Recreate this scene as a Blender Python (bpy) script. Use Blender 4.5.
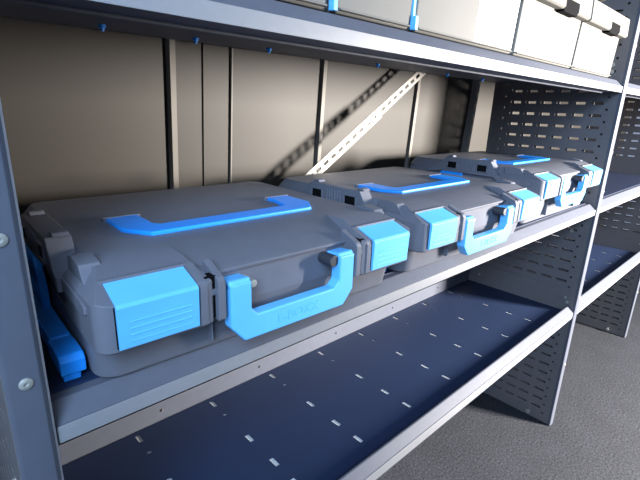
import bpy, bmesh, math, random
from mathutils import Vector, Matrix

for o in list(bpy.data.objects):
    bpy.data.objects.remove(o)
S = bpy.context.scene
COL = S.collection
RAD = math.radians

# ---------------------------------------------------------------- camera
cd = bpy.data.cameras.new('camera')
cam = bpy.data.objects.new('camera', cd)
COL.objects.link(cam)
S.camera = cam
cd.sensor_fit = 'HORIZONTAL'
cd.sensor_width = 36.0
cd.lens = 36.0 * 440.2 / 640.0
cd.clip_start = 0.02
cd.clip_end = 60
yaw, pit, rol = RAD(43.63), RAD(16.76), RAD(-2.03)
fw = Vector((math.sin(yaw) * math.cos(pit), math.cos(yaw) * math.cos(pit), -math.sin(pit)))
rt = Vector((math.cos(yaw), -math.sin(yaw), 0))
dn = fw.cross(rt)
rt2 = rt * math.cos(rol) + dn * math.sin(rol)
dn2 = dn * math.cos(rol) - rt * math.sin(rol)
mw = Matrix((rt2, -dn2, -fw)).transposed().to_4x4()
mw.translation = (-0.09845, -0.38401, 0.27489)
cam.matrix_world = mw

# ---------------------------------------------------------------- light and exposure
S.view_settings.view_transform = 'Standard'
S.view_settings.look = 'None'
S.view_settings.gamma = 1.0
S.view_settings.use_curve_mapping = False
S.view_settings.exposure = 0.0
W = bpy.data.worlds.new('world')
S.world = W
W.use_nodes = True
bg = W.node_tree.nodes['Background']
bg.inputs[0].default_value = (0.62, 0.74, 1.0, 1)
bg.inputs[1].default_value = 0.45


def area(name, loc, target, sx, sy, power, color):
    ld = bpy.data.lights.new(name, 'AREA')
    ld.shape = 'RECTANGLE'
    ld.size, ld.size_y = sx, sy
    ld.energy = power
    ld.color = color
    o = bpy.data.objects.new(name, ld)
    COL.objects.link(o)
    o.location = loc
    o.rotation_euler = (Vector(target) - Vector(loc)).to_track_quat('-Z', 'Y').to_euler()
    return o


# daylight through the side door of the van, opposite the far end of the rack
area('side_door_daylight', (2.5, -2.0, 0.36), (0.95, 0.2, 0.1), 0.42, 0.6, 600, (1.0, 0.93, 0.86))
# cool daylight through the rear doors, behind the camera on the left
area('rear_door_daylight', (-0.75, -1.12, 0.85), (0.25, 0.2, 0.0), 1.0, 1.0, 88, (0.50, 0.71, 1.0))


# ---------------------------------------------------------------- materials
def lin(r, g, b):
    f = lambda c: (c / 255 / 12.92) if c / 255 <= .04045 else ((c / 255 + .055) / 1.055) ** 2.4
    return (f(r), f(g), f(b), 1)


def mat(name, rgb, rough=0.5, metal=0.0, spec=0.5, noise=0.06, nscale=40, bump=0.0, bscale=400):
    m = bpy.data.materials.new(name)
    m.use_nodes = True
    nt = m.node_tree
    b = nt.nodes['Principled BSDF']
    b.inputs['Roughness'].default_value = rough
    b.inputs['Metallic'].default_value = metal
    b.inputs['Specular IOR Level'].default_value = spec
    tc = nt.nodes.new('ShaderNodeTexCoord')
    n = nt.nodes.new('ShaderNodeTexNoise')
    n.inputs['Scale'].default_value = nscale
    n.inputs['Detail'].default_value = 3
    nt.links.new(tc.outputs['Object'], n.inputs['Vector'])
    r = nt.nodes.new('ShaderNodeValToRGB')
    c = lin(*rgb)
    r.color_ramp.elements[0].position = .3
    r.color_ramp.elements[1].position = .7
    r.color_ramp.elements[0].color = tuple(x * (1 - noise) for x in c[:3]) + (1,)
    r.color_ramp.elements[1].color = tuple(min(1, x * (1 + noise)) for x in c[:3]) + (1,)
    nt.links.new(n.outputs[0], r.inputs[0])
    nt.links.new(r.outputs[0], b.inputs['Base Color'])
    if bump:
        n2 = nt.nodes.new('ShaderNodeTexNoise')
        n2.inputs['Scale'].default_value = bscale
        nt.links.new(tc.outputs['Object'], n2.inputs['Vector'])
        bp = nt.nodes.new('ShaderNodeBump')
        bp.inputs['Strength'].default_value = bump
        bp.inputs['Distance'].default_value = .001
        nt.links.new(n2.outputs[0], bp.inputs['Height'])
        nt.links.new(bp.outputs[0], b.inputs['Normal'])
    return m


M = {
    'steel': mat('slate_powder_coat', (82, 86, 97), .55, .0, .18, .04, 60, .08, 900),
    'panel': mat('dark_powder_coat', (102, 99, 101), .5, .0, .4, .04, 60, .08, 900),
    'strip': mat('brushed_aluminium', (130, 131, 135), .5, .0, .5, .03, 80),
    'zinc': mat('zinc_plate', (165, 163, 156), .4, .35, .5, .06, 60),
    'liner': mat('bright_liner', (205, 205, 205), .5, .0, .5, .02, 40),
    'brace': mat('galvanised_strap', (140, 137, 130), .5, .2, .5, .06, 60),
    'mat': mat('navy_rubber', (22, 38, 68), .55, .0, .45, .05, 30, .1, 500),
    'case': mat('graphite_plastic', (98, 101, 111), .5, .0, .22, .04, 50, .06, 700),
    'casedark': mat('dark_graphite_plastic', (52, 54, 62), .5, .0, .5, .04, 50),
    'blue': mat('skylit_blue_plastic', (96, 182, 244), .4, .0, .5, .03, 40),  # blue plastic lightened, sky glare put into the colour
    'shadeblue': mat('shaded_blue_plastic', (30, 138, 232), .4, .0, .4, .03, 40),  # same blue plastic darkened, shade put into the colour
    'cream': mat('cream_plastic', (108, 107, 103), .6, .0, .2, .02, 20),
    'white': mat('white_patch', (246, 246, 244), .6, .0, .4, .01, 20),
    'dark': mat('recess_shade_black', (14, 14, 16), .95, .0, .08, .04, 40),  # stands in for the shade inside gaps and recesses
    'wall': mat('van_wall_paint', (41, 37, 31), .6, .0, .4, .05, 6),
    'rib': mat('van_rib_steel', (100, 96, 90), .6, .0, .4, .05, 20),
}


def floor_mat():
    m = bpy.data.materials.new('speckled_floor_covering')
    m.use_nodes = True
    nt = m.node_tree
    b = nt.nodes['Principled BSDF']
    b.inputs['Roughness'].default_value = .75
    b.inputs['Specular IOR Level'].default_value = .3
    tc = nt.nodes.new('ShaderNodeTexCoord')
    n = nt.nodes.new('ShaderNodeTexNoise')
    n.inputs['Scale'].default_value = 150
    n.inputs['Detail'].default_value = 4
    n.inputs['Roughness'].default_value = .7
    n3 = nt.nodes.new('ShaderNodeTexNoise')
    n3.inputs['Scale'].default_value = 9
    n3.inputs['Detail'].default_value = 3
    for q in (n, n3):
        nt.links.new(tc.outputs['Object'], q.inputs['Vector'])
    r = nt.nodes.new('ShaderNodeValToRGB')
    r.color_ramp.elements[0].position = .32
    r.color_ramp.elements[0].color = lin(12, 14, 18)
    r.color_ramp.elements[1].position = .68
    r.color_ramp.elements[1].color = lin(68, 71, 78)
    nt.links.new(n.outputs[0], r.inputs[0])
    mx = nt.nodes.new('ShaderNodeMix')
    mx.data_type = 'RGBA'
    mx.blend_type = 'MULTIPLY'
    mx.inputs[0].default_value = .35
    nt.links.new(r.outputs[0], mx.inputs[6])
    r2 = nt.nodes.new('ShaderNodeValToRGB')
    r2.color_ramp.elements[0].position = .35
    r2.color_ramp.elements[0].color = (.55, .55, .57, 1)
    r2.color_ramp.elements[1].position = .65
    nt.links.new(n3.outputs[0], r2.inputs[0])
    nt.links.new(r2.outputs[0], mx.inputs[7])
    nt.links.new(mx.outputs[2], b.inputs['Base Color'])
    bp = nt.nodes.new('ShaderNodeBump')
    bp.inputs['Strength'].default_value = .3
    bp.inputs['Distance'].default_value = .002
    nt.links.new(n.outputs[0], bp.inputs['Height'])
    nt.links.new(bp.outputs[0], b.inputs['Normal'])
    return m


M['floor'] = floor_mat()


# ---------------------------------------------------------------- mesh helpers
def finish(name, bm, m, parent=None, bevel=0.0, seg=2, smooth=True, solid=0.0, soff=-1):
    bmesh.ops.recalc_face_normals(bm, faces=bm.faces)
    me = bpy.data.meshes.new(name)
    bm.to_mesh(me)
    bm.free()
    me.materials.append(m)
    o = bpy.data.objects.new(name, me)
    COL.objects.link(o)
    if parent:
        o.parent = parent
    if solid:
        s = o.modifiers.new('solid', 'SOLIDIFY')
        s.thickness = solid
        s.offset = soff
    if bevel:
        b = o.modifiers.new('bevel', 'BEVEL')
        b.width = bevel
        b.segments = seg
        b.limit_method = 'ANGLE'
        b.angle_limit = RAD(35)
        b.harden_normals = False
        w = o.modifiers.new('wn', 'WEIGHTED_NORMAL')
        w.keep_sharp = True
    if smooth:
        for p in me.polygons:
            p.use_smooth = True
        if not bevel:
            me.set_sharp_from_angle(angle=RAD(32))
    return o


def box(bm, x0, x1, y0, y1, z0, z1):
    v = [bm.verts.new(p) for p in ((x0, y0, z0), (x1, y0, z0), (x1, y1, z0), (x0, y1, z0),
                                   (x0, y0, z1), (x1, y0, z1), (x1, y1, z1), (x0, y1, z1))]
    for f in ((0, 3, 2, 1), (4, 5, 6, 7), (0, 1, 5, 4), (1, 2, 6, 5), (2, 3, 7, 6), (3, 0, 4, 7)):
        bm.faces.new([v[i] for i in f])


def prism(bm, pts, a, b, axis='x'):
    """pts 2D outline; axis x: (y,z) swept from x=a to b; y: (x,z); z: (x,y)"""
    def mk(p, t):
        return {'x': (t, p[0], p[1]), 'y': (p[0], t, p[1]), 'z': (p[0], p[1], t)}[axis]
    A = [bm.verts.new(mk(p, a)) for p in pts]
    B = [bm.verts.new(mk(p, b)) for p in pts]
    n = len(pts)
    bm.faces.new(A)
    bm.faces.new(B[::-1])
    for i in range(n):
        bm.faces.new((A[i], B[i], B[(i + 1) % n], A[(i + 1) % n]))


def thick(pts, t):
    """closed outline of an open 2D polyline thickened to its left by t"""
    n = len(pts)
    out = []
    for i in range(n):
        p = Vector(pts[i])
        d1 = (p - Vector(pts[i - 1])).normalized() if i else None
        d2 = (Vector(pts[i + 1]) - p).normalized() if i < n - 1 else None
        d1 = d1 or d2
        d2 = d2 or d1
        n1 = Vector((-d1.y, d1.x))
        n2 = Vector((-d2.y, d2.x))
        m = (n1 + n2).normalized()
        out.append(p + m * (t / max(.4, m.dot(n1))))
    return [tuple(p) for p in pts] + [tuple(p) for p in out[::-1]]


def rrect(x0, x1, y0, y1, r, n=6, corners=(1, 1, 1, 1)):
    pts = []
    cs = ((x1 - r, y1 - r, 0), (x0 + r, y1 - r, 90), (x0 + r, y0 + r, 180), (x1 - r, y0 + r, 270))
    full = ((x1, y1), (x0, y1), (x0, y0), (x1, y0))
    for k, (cx, cy, a0) in enumerate(cs):
        for i in range(n + 1):
            a = RAD(a0 + 90 * i / n)
            pts.append((cx + r * math.cos(a), cy + r * math.sin(a)))
    return pts


def loft(bm, rings):
    R = [[bm.verts.new(p) for p in ring] for ring in rings]
    n = len(R[0])
    for a, b in zip(R, R[1:]):
        for i in range(n):
            bm.faces.new((a[i], a[(i + 1) % n], b[(i + 1) % n], b[i]))
    bm.faces.new(R[0][::-1])
    bm.faces.new(R[-1])


def cyl(bm, p, axis, r, h, n=14, r2=None):
    ax = Vector(axis).normalized()
    u = ax.orthogonal().normalized()
    w = ax.cross(u)
    p = Vector(p)
    rings = []
    for t, rr in ((0, r), (h, r if r2 is None else r2)):
        rings.append([p + ax * t + u * rr * math.cos(2 * math.pi * i / n) + w * rr * math.sin(2 * math.pi * i / n)
                      for i in range(n)])
    loft(bm, rings)


def plate(bm, u0, u1, v0, v1, holes, fn):
    """flat plate on a grid with rectangular holes (a,b,c,d)"""
    us = sorted({u0, u1, *[round(h[0], 5) for h in holes], *[round(h[1], 5) for h in holes]})
    vs = sorted({v0, v1, *[round(h[2], 5) for h in holes], *[round(h[3], 5) for h in holes]})
    us = [u for u in us if u0 <= u <= u1]
    vs = [v for v in vs if v0 <= v <= v1]
    hs = set()
    for h in holes:
        for i in range(len(us) - 1):
            um = (us[i] + us[i + 1]) / 2
            if not h[0] < um < h[1]:
                continue
            for j in range(len(vs) - 1):
                vm = (vs[j] + vs[j + 1]) / 2
                if h[2] < vm < h[3]:
                    hs.add((i, j))
    V = {}

    def g(i, j):
        if (i, j) not in V:
            V[(i, j)] = bm.verts.new(fn(us[i], vs[j]))
        return V[(i, j)]
    for i in range(len(us) - 1):
        for j in range(len(vs) - 1):
            if (i, j) not in hs:
                bm.faces.new((g(i, j), g(i + 1, j), g(i + 1, j + 1), g(i, j + 1)))


def empty(name, label, cat, loc=(0, 0, 0), rz=0, group=None):
    o = bpy.data.objects.new(name, None)
    COL.objects.link(o)
    o.location = loc
    o.rotation_euler = (0, 0, rz)
    o.empty_display_size = .05
    o['label'] = label
    o['category'] = cat
    if group:
        o['group'] = group
    return o


def struct(o):
    o['kind'] = 'structure'
    return o


def kids(o):
    return [c for c in bpy.data.objects if c.parent == o]


def copy_tree(o, parent=None):
    ch = kids(o)
    c = o.copy()
    COL.objects.link(c)
    if parent:
        c.parent = parent
    for k in ch:
        copy_tree(k, c)
    return c


# ---------------------------------------------------------------- the van: floor and wall
FZ = -0.80
bm = bmesh.new()
box(bm, -2.6, 5.2, -2.4, 0.56, FZ - .04, FZ)
struct(finish('floor', bm, M['floor'], smooth=False))

WT = .012


def wall_y(z):          # inside face of the van wall, leaning in towards the roof
    return .465 if z < 0 else .465 - .045 * z


bm = bmesh.new()
prism(bm, [(.465, FZ), (.465, 0), (wall_y(1.1), 1.1), (wall_y(1.1) + WT, 1.1), (.465 + WT, 0), (.465 + WT, FZ)], -1.6, 3.6, 'x')
struct(finish('wall_back', bm, M['wall'], smooth=False))


bm = bmesh.new()
box(bm, -2.3, 1.72, -1.26, -1.22, FZ, 1.1)  # unseen opposite wall, added so its end cuts off the door daylight
struct(finish('wall_front_light_cut', bm, M['wall'], smooth=False))


def rib(name, x, w, d, m, lean=.012):
    bm = bmesh.new()
    for (za, zb) in ((FZ, 0), (0, 1.1)):
        ya, yb = wall_y(za), wall_y(zb)
        xa, xb = x + lean * za / .3 * .3, x + lean * zb / .3 * .3
        r0 = [(xa, ya, za), (xa + w * .2, ya - d, za), (xa + w * .8, ya - d, za), (xa + w, ya, za)]
        r1 = [(xb, yb, zb), (xb + w * .2, yb - d, zb), (xb + w * .8, yb - d, zb), (xb + w, yb, zb)]
        loft(bm, [r0, r1])
    return struct(finish(name, bm, m, smooth=False))


rib('trim_1', .283, .018, .010, M['rib'])
rib('trim_2', .420, .005, .005, M['rib'])
rib('trim_3', .672, .018, .009, M['rib'])
rib('trim_4', 1.064, .020, .009, M['rib'])
rib('trim_5', 1.40, .035, .016, M['rib'])
rib('trim_6', .357, .003, .003, M['wall'])


# ---------------------------------------------------------------- storage racks
def end_panel(name, xc, parent):
    """upright of the rack: U-shaped post at the front, two perforated cheeks behind it"""
    x0, x1 = xc - .0135, xc + .0135
    z0, z1 = FZ + .004, .95
    bm = bmesh.new()
    holes = []
    m = -18
    while .3496 + .0353 * 17 - .0353 * (m + 18) > -.762:
        z = .3496 + .0353 * 17 - .0353 * (m + 18)
        for k in range(6):
            y = .0556 + .049 * k
            holes.append((y - .0165, y + .0165, z - .004, z + .004))
        for y in (.0285, .336, .352):
            holes.append((y - .003, y + .003, z - .0205, z - .0145))
        m += 1
    zz = [h for h in holes if h[2] > z0 + .02 and h[3] < z1]
    plate(bm, -.0035, .383, z0, z1, zz, lambda u, v: (x0, u, v))
    p = finish(name, bm, M['panel'], parent, solid=.0016, soff=1, smooth=False)
    bm = bmesh.new()
    plate(bm, -.0035, .383, z0, z1, zz, lambda u, v: (x1, u, v))
    finish('outer_cheek', bm, M['panel'], p, solid=.0016, soff=-1, smooth=False)
    bm = bmesh.new()
    w = .0135
    prism(bm, [(xc - w - .0012, .004), (xc - w - .0012, -.0035), (xc - w + .003, -.0058), (xc + w - .0035, -.0058), (xc + w + .0012, -.0025), (xc + w + .0012, .004)], z0 - .002, z1, 'z')
    finish('post_face', bm, M['steel'], p, bevel=.0008)
    for y, z in ((.0306, -.3041), (.0246, -.3202), (.3368, -.3157), (.0543, -.0796), (.036, .4202), (.035, .4012)):
        bm = bmesh.new()
        cyl(bm, (x0 - .0002, y, z), (-1, 0, 0), .0045, .004, 6)
        cyl(bm, (x0 - .0002, y, z), (-1, 0, 0), .006, .0012, 14)
        finish('bolt', bm, M['zinc'], p)
    for z in (.0549, .1752, -.30, -.55, .47):
        bm = bmesh.new()
        r = [[(xc + rr * math.cos(a), y, z + rr * math.sin(a)) for a in [2 * math.pi * i / 16 for i in range(16)]]
             for rr, y in ((.0052, -.0056), (.0052, -.0068), (.0035, -.0078), (.0018, -.0078), (.0012, -.0066))]
        loft(bm, r)
        finish('rivet', bm, M['zinc'], p)
    bm = bmesh.new()
    cyl(bm, (x0 - .0005, .076, FZ + .019), (-1, 0, 0), .006, .007, 6)
    cyl(bm, (x0 - .0005, .076, FZ + .019), (-1, 0, 0), .0085, .002, 14)
    finish('foot_bolt', bm, M['zinc'], p)
    return p


def shelf(name, x0, x1, z, parent, holes_mat=True, side_plates=False, bolts=(), drop=0.0, face=.0176, sh_h=.0168):
    """pressed steel shelf with sloped front lip; z = front corner under the slope"""
    bm = bmesh.new()
    lo, fl = z - face + .0014, z + .0165 - drop
    prof = [(.044, lo), (.0012, lo), (.0012, z), (.0165, .0165 + z)]
    if drop:
        prof += [(.0205, .0165 + z), (.0205, fl)]
    prof += [(.379, fl), (.379, fl + .0435)]
    prism(bm, thick(prof, -.0014), x0, x1, 'x')
    prism(bm, [(.0425, lo - .0026), (.0440, lo - .0034), (.0458, lo - .0026), (.0458, lo + .0002), (.0425, lo + .0002)], x0, x1, 'x')
    sh = finish(name, bm, M['steel'], parent, bevel=.0006, seg=1)
    bm = bmesh.new()
    box(bm, x0 + .001, x1 - .001, -.0008, .0006, z - sh_h, z - .0002)
    finish('edge_strip', bm, M['strip'], sh, bevel=.0004, seg=1)
    bm = bmesh.new()
    hl = []
    k = -1
    while True:
        x = .1405 + .161 * k + x0 + .044
        k += 1
        if x > x1 - .012:
            break
        if x < x0 + .02:
            continue
        for y in (.077, .138, .218, .355):
            hl.append((x - .0045, x + .0045, y - .011, y + .011))
        hl.append((x - .0035, x + .0035, .3055, .3125))
    plate(bm, x0 + .003, x1 - .003, .027, .376, hl if holes_mat else [], lambda u, v: (u, v, fl + .0012))
    finish('mat', bm, M['mat'], sh, solid=.0018, soff=0, smooth=False)
    if holes_mat:
        bm = bmesh.new()
        box(bm, x0 + .004, x1 - .004, .03, .375, fl - .0004, fl + .0002)
        finish('liner', bm, M['liner'], sh, smooth=False)
    if side_plates:
        for xa, xb in ((x0 + .0002, x0 + .0016), (x1 - .0016, x1 - .0002)):
            bm = bmesh.new()
            box(bm, xa, xb, .024, .378, fl - .0025, fl + .0775)
            finish('side_plate', bm, M['panel'], sh, bevel=.0004, seg=1)
    for (x, zz, r) in bolts:
        bm = bmesh.new()
        cyl(bm, (x, .3776, fl - .0165 + zz), (0, -1, 0), r, .002, 12, r * .7)
        finish('screw', bm, M['panel'], sh)
    return sh


def brace(parent):
    a, b = Vector((1.035, .385, .397)), Vector((.44, .385, .02))
    d = (b - a).normalized()
    n = Vector((-d.z, 0, d.x))
    L = (b - a).length
    out = []
    for (t0, t1, w, dy, nm) in ((0, .30, .012, 0, 'diagonal_brace'), (.24, L, .0145, .003, 'brace_extension')):
        bm = bmesh.new()
        hl = []
        t = t0 + .02
        while t < t1 - .02:
            hl.append((t, t + .017, -.0042, .0042))
            t += .028
        plate(bm, t0, t1, -w, w, hl, lambda u, v: a + d * u + n * v + Vector((0, -dy, 0)))
        pr = parent if not out else out[0]
        out.append(finish(nm, bm, M['brace'], pr, solid=.002, soff=0, smooth=False))
    bm = bmesh.new()
    cyl(bm, tuple(a + d * .012 + Vector((0, -.001, 0))), (0, -1, 0), .007, .005, 6)
    finish('bolt', bm, M['zinc'], out[0])


rk = empty('storage_rack', 'slate grey steel van rack holding the three blue latched cases and cream bins', 'rack', (0, 0, FZ), 0, None)


def root_shift(r):      # parts are modelled in world coordinates
    for c in kids(r):
        c.matrix_parent_inverse = r.matrix_basis.inverted()


XL, XR = -.0575, 1.4555
end_panel('end_panel', XL, rk)
end_panel('end_panel', XR, rk)
a, b = XL + .0155, XR - .0155
up = shelf('shelf', a, b, .3616, rk, holes_mat=False)
for x in (.1407, .2852, .4339, .7485, 1.0487, 1.25):
    bm = bmesh.new()
    cyl(bm, (x, .330, .3764), (0, 0, -1), .0055, .004, 12, .005)
    cyl(bm, (x, .330, .373), (0, 0, -1), .003, .005, 10, .0025)
    finish('plug', bm, M['shadeblue'], up)['label'] = 'blue plastic plug'
shelf('shelf', a, b, 0, rk, holes_mat=False)
shelf('shelf', a, b, -.3482, rk, drop=.0205, face=.027, sh_h=.0205, side_plates=True, bolts=((.4437, .0415, .003), (.7044, .0415, .003), (.9592, .0415, .003), (.2, .0415, .003), (1.22, .0415, .003)))
brace(rk)
root_shift(rk)

X2 = 2.4495
rk2 = empty('storage_rack', 'empty slate grey rack standing to the right of the rack full of cases', 'rack', (1.97, 0, FZ))
end_panel('end_panel', X2, rk2)
a2, b2 = XR + .0155, X2 - .0155
shelf('shelf', a2, b2, .3616, rk2, holes_mat=False)
shelf('shelf', a2, b2, 0, rk2, holes_mat=False, side_plates=True)
shelf('shelf', a2, b2, -.3482, rk2, drop=.0205, face=.027, sh_h=.0205, side_plates=True)
root_shift(rk2)


# ---------------------------------------------------------------- tool cases
BW = .42


def text_mesh(body, size, depth):
    cu = bpy.data.curves.new('t', 'FONT')
    cu.body = body
    cu.size = size
    cu.extrude = depth
    cu.align_x = 'CENTER'
    cu.align_y = 'CENTER'
    o = bpy.data.objects.new('t', cu)
    COL.objects.link(o)
    dg = bpy.context.evaluated_depsgraph_get()
    me = bpy.data.meshes.new_from_object(o.evaluated_get(dg))
    bpy.data.objects.remove(o)
    return me


def corner_block(bm, mir, dz):
    """raised front corner of the lid that carries a latch; mir mirrors it to the right end"""
    t = bmesh.new()
    r, n = .0155, 6
    pts = [(-.004, .066)]
    cx, cy = -.004 + r, -.036 + r
    for i in range(n + 1):
        a = RAD(180 + 90 * i / n)
        pts.append((cx + r * math.cos(a), cy + r * math.sin(a)))
    pts += [(.098, -.036), (.104, -.033), (.112, .066)]
    rings = []
    for z, s in ((.0455, .003), (.048, 0), (.1107, 0)):
        rings.append([(x + (s if x < .05 else -s), y + s, z + dz) for x, y in pts])
    loft(t, rings)

    def cut(co, no):
        g = t.verts[:] + t.edges[:] + t.faces[:]
        res = bmesh.ops.bisect_plane(t, geom=g, plane_co=co, plane_no=no, clear_outer=True)
        e = [x for x in res['geom_cut'] if isinstance(x, bmesh.types.BMEdge)]
        if e:
            bmesh.ops.edgenet_fill(t, edges=e)
    cut((0, .014, .1115 + dz), Vector((0, -.0185, .047)))          # slope down to the latch
    cut((.014, 0, .1115 + dz), Vector((-.02, 0, .018)))            # outer shoulder
    cut((.104, -.033, .09 + dz), Vector((.022, 0, .012)))          # inner shoulder
    if mir:
        for v in t.verts:
            v.co.x = BW - v.co.x
    me = bpy.data.meshes.new('tmp')
    t.to_mesh(me)
    t.free()
    bm.from_mesh(me)
    bpy.data.meshes.remove(me)


def make_case(label, loc, rz, dz, group):
    root = empty('tool_case', label, 'case', loc, rz, group)
    # base tray
    bm = bmesh.new()
    rings = []
    for z, i, yf in ((0, .006, .004), (.0015, .003, .001), (.004, .0015, -.001), (.049 + dz, -.001, -.010)):
        rings.append([(x, y, z) for x, y in rrect(i, BW - i, yf, .348 - i, .022)])
    loft(bm, rings)
    for x in (.113, BW - .113):
        box(bm, x - .0012, x + .0012, -.0125, .02, .012, .0485 + dz)
    finish('base', bm, M['case'], root, bevel=.0012)
    # lid
    bm = bmesh.new()
    rings = []
    for z, x0, y0, y1, r in ((.0475, .001, -.010, .350, .028), (.092, .001, -.0125, .350, .028), (.094, .002, -.011, .349, .028),
                             (.1115, .016, .05, .338, .02)):
        rings.append([(x, y, z + dz) for x, y in rrect(x0, BW - x0, y0, y1, r)])
    loft(bm, rings)
    prism(bm, [(-.008, .0885 + dz), (-.016, .0885 + dz), (-.0165, .0925 + dz), (-.008, .0952 + dz), (.0, .0968 + dz), (.0, .0885 + dz)], .112, BW - .112, 'x')
    corner_block(bm, False, dz)
    corner_block(bm, True, dz)
    # frames round the latches and the twin pillars beside them
    for s in (0, 1):
        def X(x):
            return BW - x if s else x

        def bx(xa, xb, *r):
            xa, xb = sorted((X(xa), X(xb)))
            box(bm, xa, xb, *r)
        bx(.008, .0895, -.009, -.0045, .098 + dz, .1055 + dz)      # rim above latch
        for xa in (.0885, .1075):
            t = [(-.006, .0475 + dz), (-.0365, .0475 + dz), (-.0375, .050 + dz), (-.0375, .088 + dz), (-.034, .0935 + dz), (-.006, .105 + dz)]
            p, q = sorted((X(xa), X(xa + .0085)))
            prism(bm, t, p, q, 'x')
        bx(.095, .110, -.034, -.006, .0755 + dz, .0815 + dz)
        # stiffening nub on the shoulder
        p, q = sorted((X(.001), X(.020)))
        prism(bm, [(.010, .098 + dz), (.022, .1130 + dz), (.044, .1165 + dz), (.060, .1122 + dz), (.060, .098 + dz)], p, q, 'x')
    finish('lid', bm, M['case'], root, bevel=.0013)
    # black block painting the shade in the slot between the pillars
    for s in (0, 1):
        p, q = sorted((BW - .0955 if s else .0955, BW - .109 if s else .109))
        bm = bmesh.new()
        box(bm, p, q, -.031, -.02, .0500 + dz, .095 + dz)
        finish('slot_shade', bm, M['dark'], root, smooth=False)
    # left hand grip rail with its two windows
    bm = bmesh.new()
    out = [(.062, .0905), (.067, .0915), (.074, .096), (.092, .1235), (.215, .1235), (.236, .104), (.262, .092), (.33, .085), (.33, .076), (.265, .080),
           (.225, .0865), (.082, .0865), (.066, .076), (.062, .0755)]
    prism(bm, [(y, z + dz) for y, z in ((-.012, .086), (.0, .0895), (.064, .0905), (.064, .0755), (.0, .0755), (-.012, .079))], -.0062, .014, 'x')
    prism(bm, [(y, z + dz) for y, z in out], -.0105, .014, 'x')
    for y in (.098, .182):
        for (ya, yb, za, zb) in ((y, y + .030, .094, .0965), (y, y + .030, .112, .1145), (y, y + .0025, .094, .1145), (y + .0275, y + .030, .094, .1145)):
            box(bm, -.0128, -.009, ya, yb, za + dz, zb + dz)
    for k in range(6):
        y = .136 + k * .0066
        box(bm, -.0122, -.009, y, y + .0035, .092 + dz, .117 + dz)
    for y in (.094, .205):
        prism(bm, [(y - .006, .1235 + dz), (y - .003, .1275 + dz), (y + .008, .1275 + dz), (y + .010, .1235 + dz)], -.004, .012, 'x')
    g = finish('side_grip', bm, M['case'], root, bevel=.001)
    for y in (.098, .182):
        bm = bmesh.new()
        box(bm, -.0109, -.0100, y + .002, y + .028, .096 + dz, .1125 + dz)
        finish('grip_window_shade', bm, M['dark'], g, smooth=False)  # black sheet painting the shade of the window opening
    # front latches
    for s in (0, 1):
        xa, xb = (.0118, .0858) if not s else (BW - .0858, BW - .0118)
        bm = bmesh.new()
        prof = [(-.0075, .1035), (-.0385, .0930), (-.0405, .0900), (-.0390, .051), (-.030, .049), (-.030, .088), (-.0075, .097)]
        prism(bm, [(y, z + dz) for y, z in prof], xa, xb, 'x')
        for k in range(4):
            z = .0565 + .0062 * k + dz
            prism(bm, [(-.0395, z), (-.0401 - .00022 * k, z + .0002), (-.0401 - .00022 * k, z + .0008), (-.0395, z + .0012)], xa + .010, xb - .008, 'x')
        lt = finish('latch', bm, M['blue'], root, bevel=.0011)
        lt['label'] = 'blue plastic latch'
        bm = bmesh.new()
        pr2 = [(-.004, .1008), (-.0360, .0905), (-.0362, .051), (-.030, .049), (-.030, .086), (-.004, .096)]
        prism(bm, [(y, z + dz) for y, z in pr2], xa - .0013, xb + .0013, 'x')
        finish('latch_gap_shade', bm, M['dark'], root, smooth=False)  # black slab behind the latch, painting the shaded gap round it
    # front carrying handle
    hx0, hx1 = .121, BW - .121
    zt, zb_, zi = .0825 + dz, .0155 + dz, .043 + dz
    c = .016
    out = [(hx0, zt), (hx0, zb_ + c * 1.2), (hx0 + c, zb_), (hx1 - c, zb_), (hx1, zb_ + c * 1.2), (hx1, zt),
           (hx1 - .025, zt), (hx1 - .025, zi + .008), (hx1 - .033, zi), (hx0 + .033, zi), (hx0 + .025, zi + .008), (hx0 + .025, zt)]
    bm = bmesh.new()
    prism(bm, out, -.0385, -.0225, 'y')
    for xa in (hx0, hx1 - .025):
        prism(bm, [(-.0385, zt - .004), (-.0345, zt + .0035), (-.012, zt + .001), (-.012, zt - .012), (-.0225, zt - .014)], xa, xa + .025, 'x')
    h = finish('front_handle', bm, M['blue'], root, bevel=.0022, seg=3)
    h['label'] = 'blue front handle'
    me = text_mesh('L-BOXX', .017, .0006)
    me.transform(Matrix.Translation((BW / 2, -.0385, (zb_ + zi) / 2)) @ Matrix.Rotation(RAD(90), 4, 'X'))
    me.materials.clear()
    me.materials.append(M['blue'])
    lo = bpy.data.objects.new('lettering', me)
    COL.objects.link(lo)
    lo.parent = h
    for x, mm, d in ((hx0 + .030, 'zinc', .0042), (hx1 - .031, 'casedark', .0075)):
        bm = bmesh.new()
        cyl(bm, (x, -.0105, zt - .006), (0, -1, 0), d, .024, 14)
        finish('hinge_pin', bm, M[mm], root, bevel=.0008)
    # top handle lying flat in the lid
    z0, z1 = .1105 + dz, .1165 + dz
    out = [(.070, .170), (.070, .112), (.092, .080), (.328, .080), (.350, .112), (.350, .170), (.312, .170), (.312, .150), (.302, .110), (.114, .110), (.108, .118), (.108, .170)]
    bm = bmesh.new()
    prism(bm, out, z0, z1, 'z')
    t = finish('top_handle', bm, M['shadeblue'], root, bevel=.0016)
    t['label'] = 'blue top handle'
    for xa, xb in ((.0665, .112), (.308, .3535)):
        bm = bmesh.new()
        prism(bm, [(.168, .1105 + dz), (.168, .1172 + dz), (.175, .1172 + dz), (.178, .1105 + dz)], xa, xb, 'x')
        finish('handle_hinge', bm, M['case'], root, bevel=.0008)
    # blue coupling lever on the left side
    bm = bmesh.new()
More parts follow.
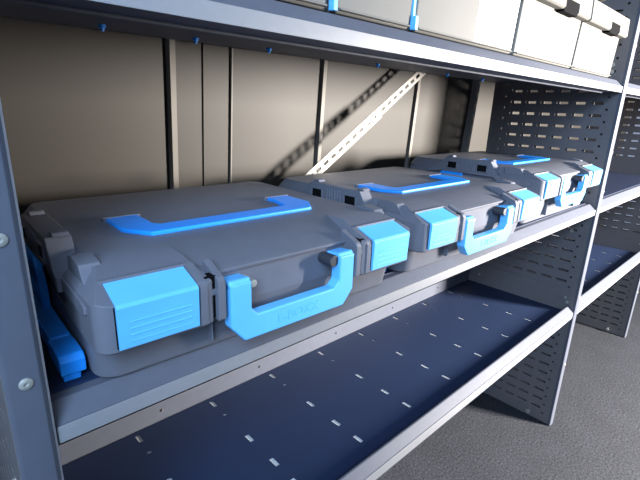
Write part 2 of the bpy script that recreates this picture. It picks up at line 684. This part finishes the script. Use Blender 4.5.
    prism(bm, [(.150, .024 + dz), (.262, .024 + dz), (.262, .042 + dz), (.225, .086 + dz), (.168, .086 + dz), (.150, .05 + dz)], -.0125, -.004, 'x')
    prism(bm, [(.060, .014), (.072, .026), (.262, .026 + dz), (.262, .012), (.072, .008)], -.0225, -.003, 'x')
    prism(bm, [(.022, .008), (.022, .0215), (.028, .0265), (.052, .0265), (.072, .024), (.072, .010), (.060, .008)], -.0245, -.0025, 'x')
    box(bm, -.0225, -.0075, .024, .042, .0005, .009)
    lv = finish('coupling_lever', bm, M['shadeblue'], root, bevel=.0012)
    lv['label'] = 'blue plastic coupling lever'
    return root


SZ = .0188
G = 'flat tool cases on the middle shelf'
make_case('dark grey case with blue handle nearest the viewer, beside the left rack post', (-.002, .010, SZ), -.020, 0, G)
make_case('middle dark grey case with blue handle, between two cases on the shelf', (.460, .008, SZ), -.010, 0, G)
make_case('farthest dark grey case, against the perforated right panel of the shelf', (.962, .030, SZ), -.010, .0195, G)

# ---------------------------------------------------------------- cream bins on the top shelf
ZB = .3616 + .0189
BG = 'cream bins on the upper shelf'


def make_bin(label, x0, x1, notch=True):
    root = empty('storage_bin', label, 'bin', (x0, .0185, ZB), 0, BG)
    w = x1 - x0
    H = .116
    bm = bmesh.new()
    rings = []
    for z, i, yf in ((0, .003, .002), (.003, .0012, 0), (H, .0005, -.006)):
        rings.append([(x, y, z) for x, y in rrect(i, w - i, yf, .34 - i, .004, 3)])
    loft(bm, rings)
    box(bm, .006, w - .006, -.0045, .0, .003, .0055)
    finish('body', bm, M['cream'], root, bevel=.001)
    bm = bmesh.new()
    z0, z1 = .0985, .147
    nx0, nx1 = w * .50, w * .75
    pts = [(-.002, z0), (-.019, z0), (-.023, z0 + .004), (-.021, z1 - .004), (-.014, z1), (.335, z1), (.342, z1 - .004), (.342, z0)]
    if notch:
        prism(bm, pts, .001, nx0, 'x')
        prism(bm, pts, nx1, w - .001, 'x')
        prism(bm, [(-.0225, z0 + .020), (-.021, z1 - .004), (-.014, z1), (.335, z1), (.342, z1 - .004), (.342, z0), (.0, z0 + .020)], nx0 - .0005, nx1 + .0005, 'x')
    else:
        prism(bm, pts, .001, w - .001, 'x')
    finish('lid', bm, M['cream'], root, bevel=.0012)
    if notch:
        bm = bmesh.new()
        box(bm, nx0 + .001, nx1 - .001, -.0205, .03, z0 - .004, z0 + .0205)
        finish('hand_hole_shade', bm, M['dark'], root, smooth=False)  # black block filling the notch, its shade painted in
    return root, w


make_bin('narrow cream bin at left, before the blue clip on the upper shelf', .137, .286)
make_bin('narrow cream bin just right of the blue clip on the upper shelf', .295, .4428)
b3, w3 = make_bin('wide cream bin with a bright white card on the right of its front', .4505, .7555)
bm = bmesh.new()
prism(bm, [(-.0006, .006), (-.0057, .1), (-.003, .1), (.002, .006)], .163, w3 - .006, 'x')
finish('patch', bm, M['white'], b3, smooth=False)['label'] = 'white card'  # thin white area over the right of the bin front
make_bin('wide cream bin with dark hand hole between the white-patched bin and end bin', .763, 1.0655)
make_bin('last cream bin at the right, next to the perforated panel', 1.0725, 1.3665)

for cx, lab in ((.2905, 'blue plastic clip wedged between the two narrow cream bins'),
                (.4467, 'blue plastic clip between a narrow cream bin and the bin with the card')):
  bm = bmesh.new()
  prism(bm, [(.012, ZB + .001), (.012, ZB + .005), (.017, ZB + .007), (.017, ZB + .09), (.021, ZB + .09), (.021, ZB + .001)], cx - .0027, cx + .0027, 'x')
  box(bm, cx - .0031, cx + .0031, .0115, .0165, ZB + .0005, ZB + .018)
  cl = finish('divider_clip', bm, M['blue'], None, bevel=.0006)
  cl['label'] = lab
  cl['category'] = 'clip'
  cl['group'] = 'blue clips between the bins'
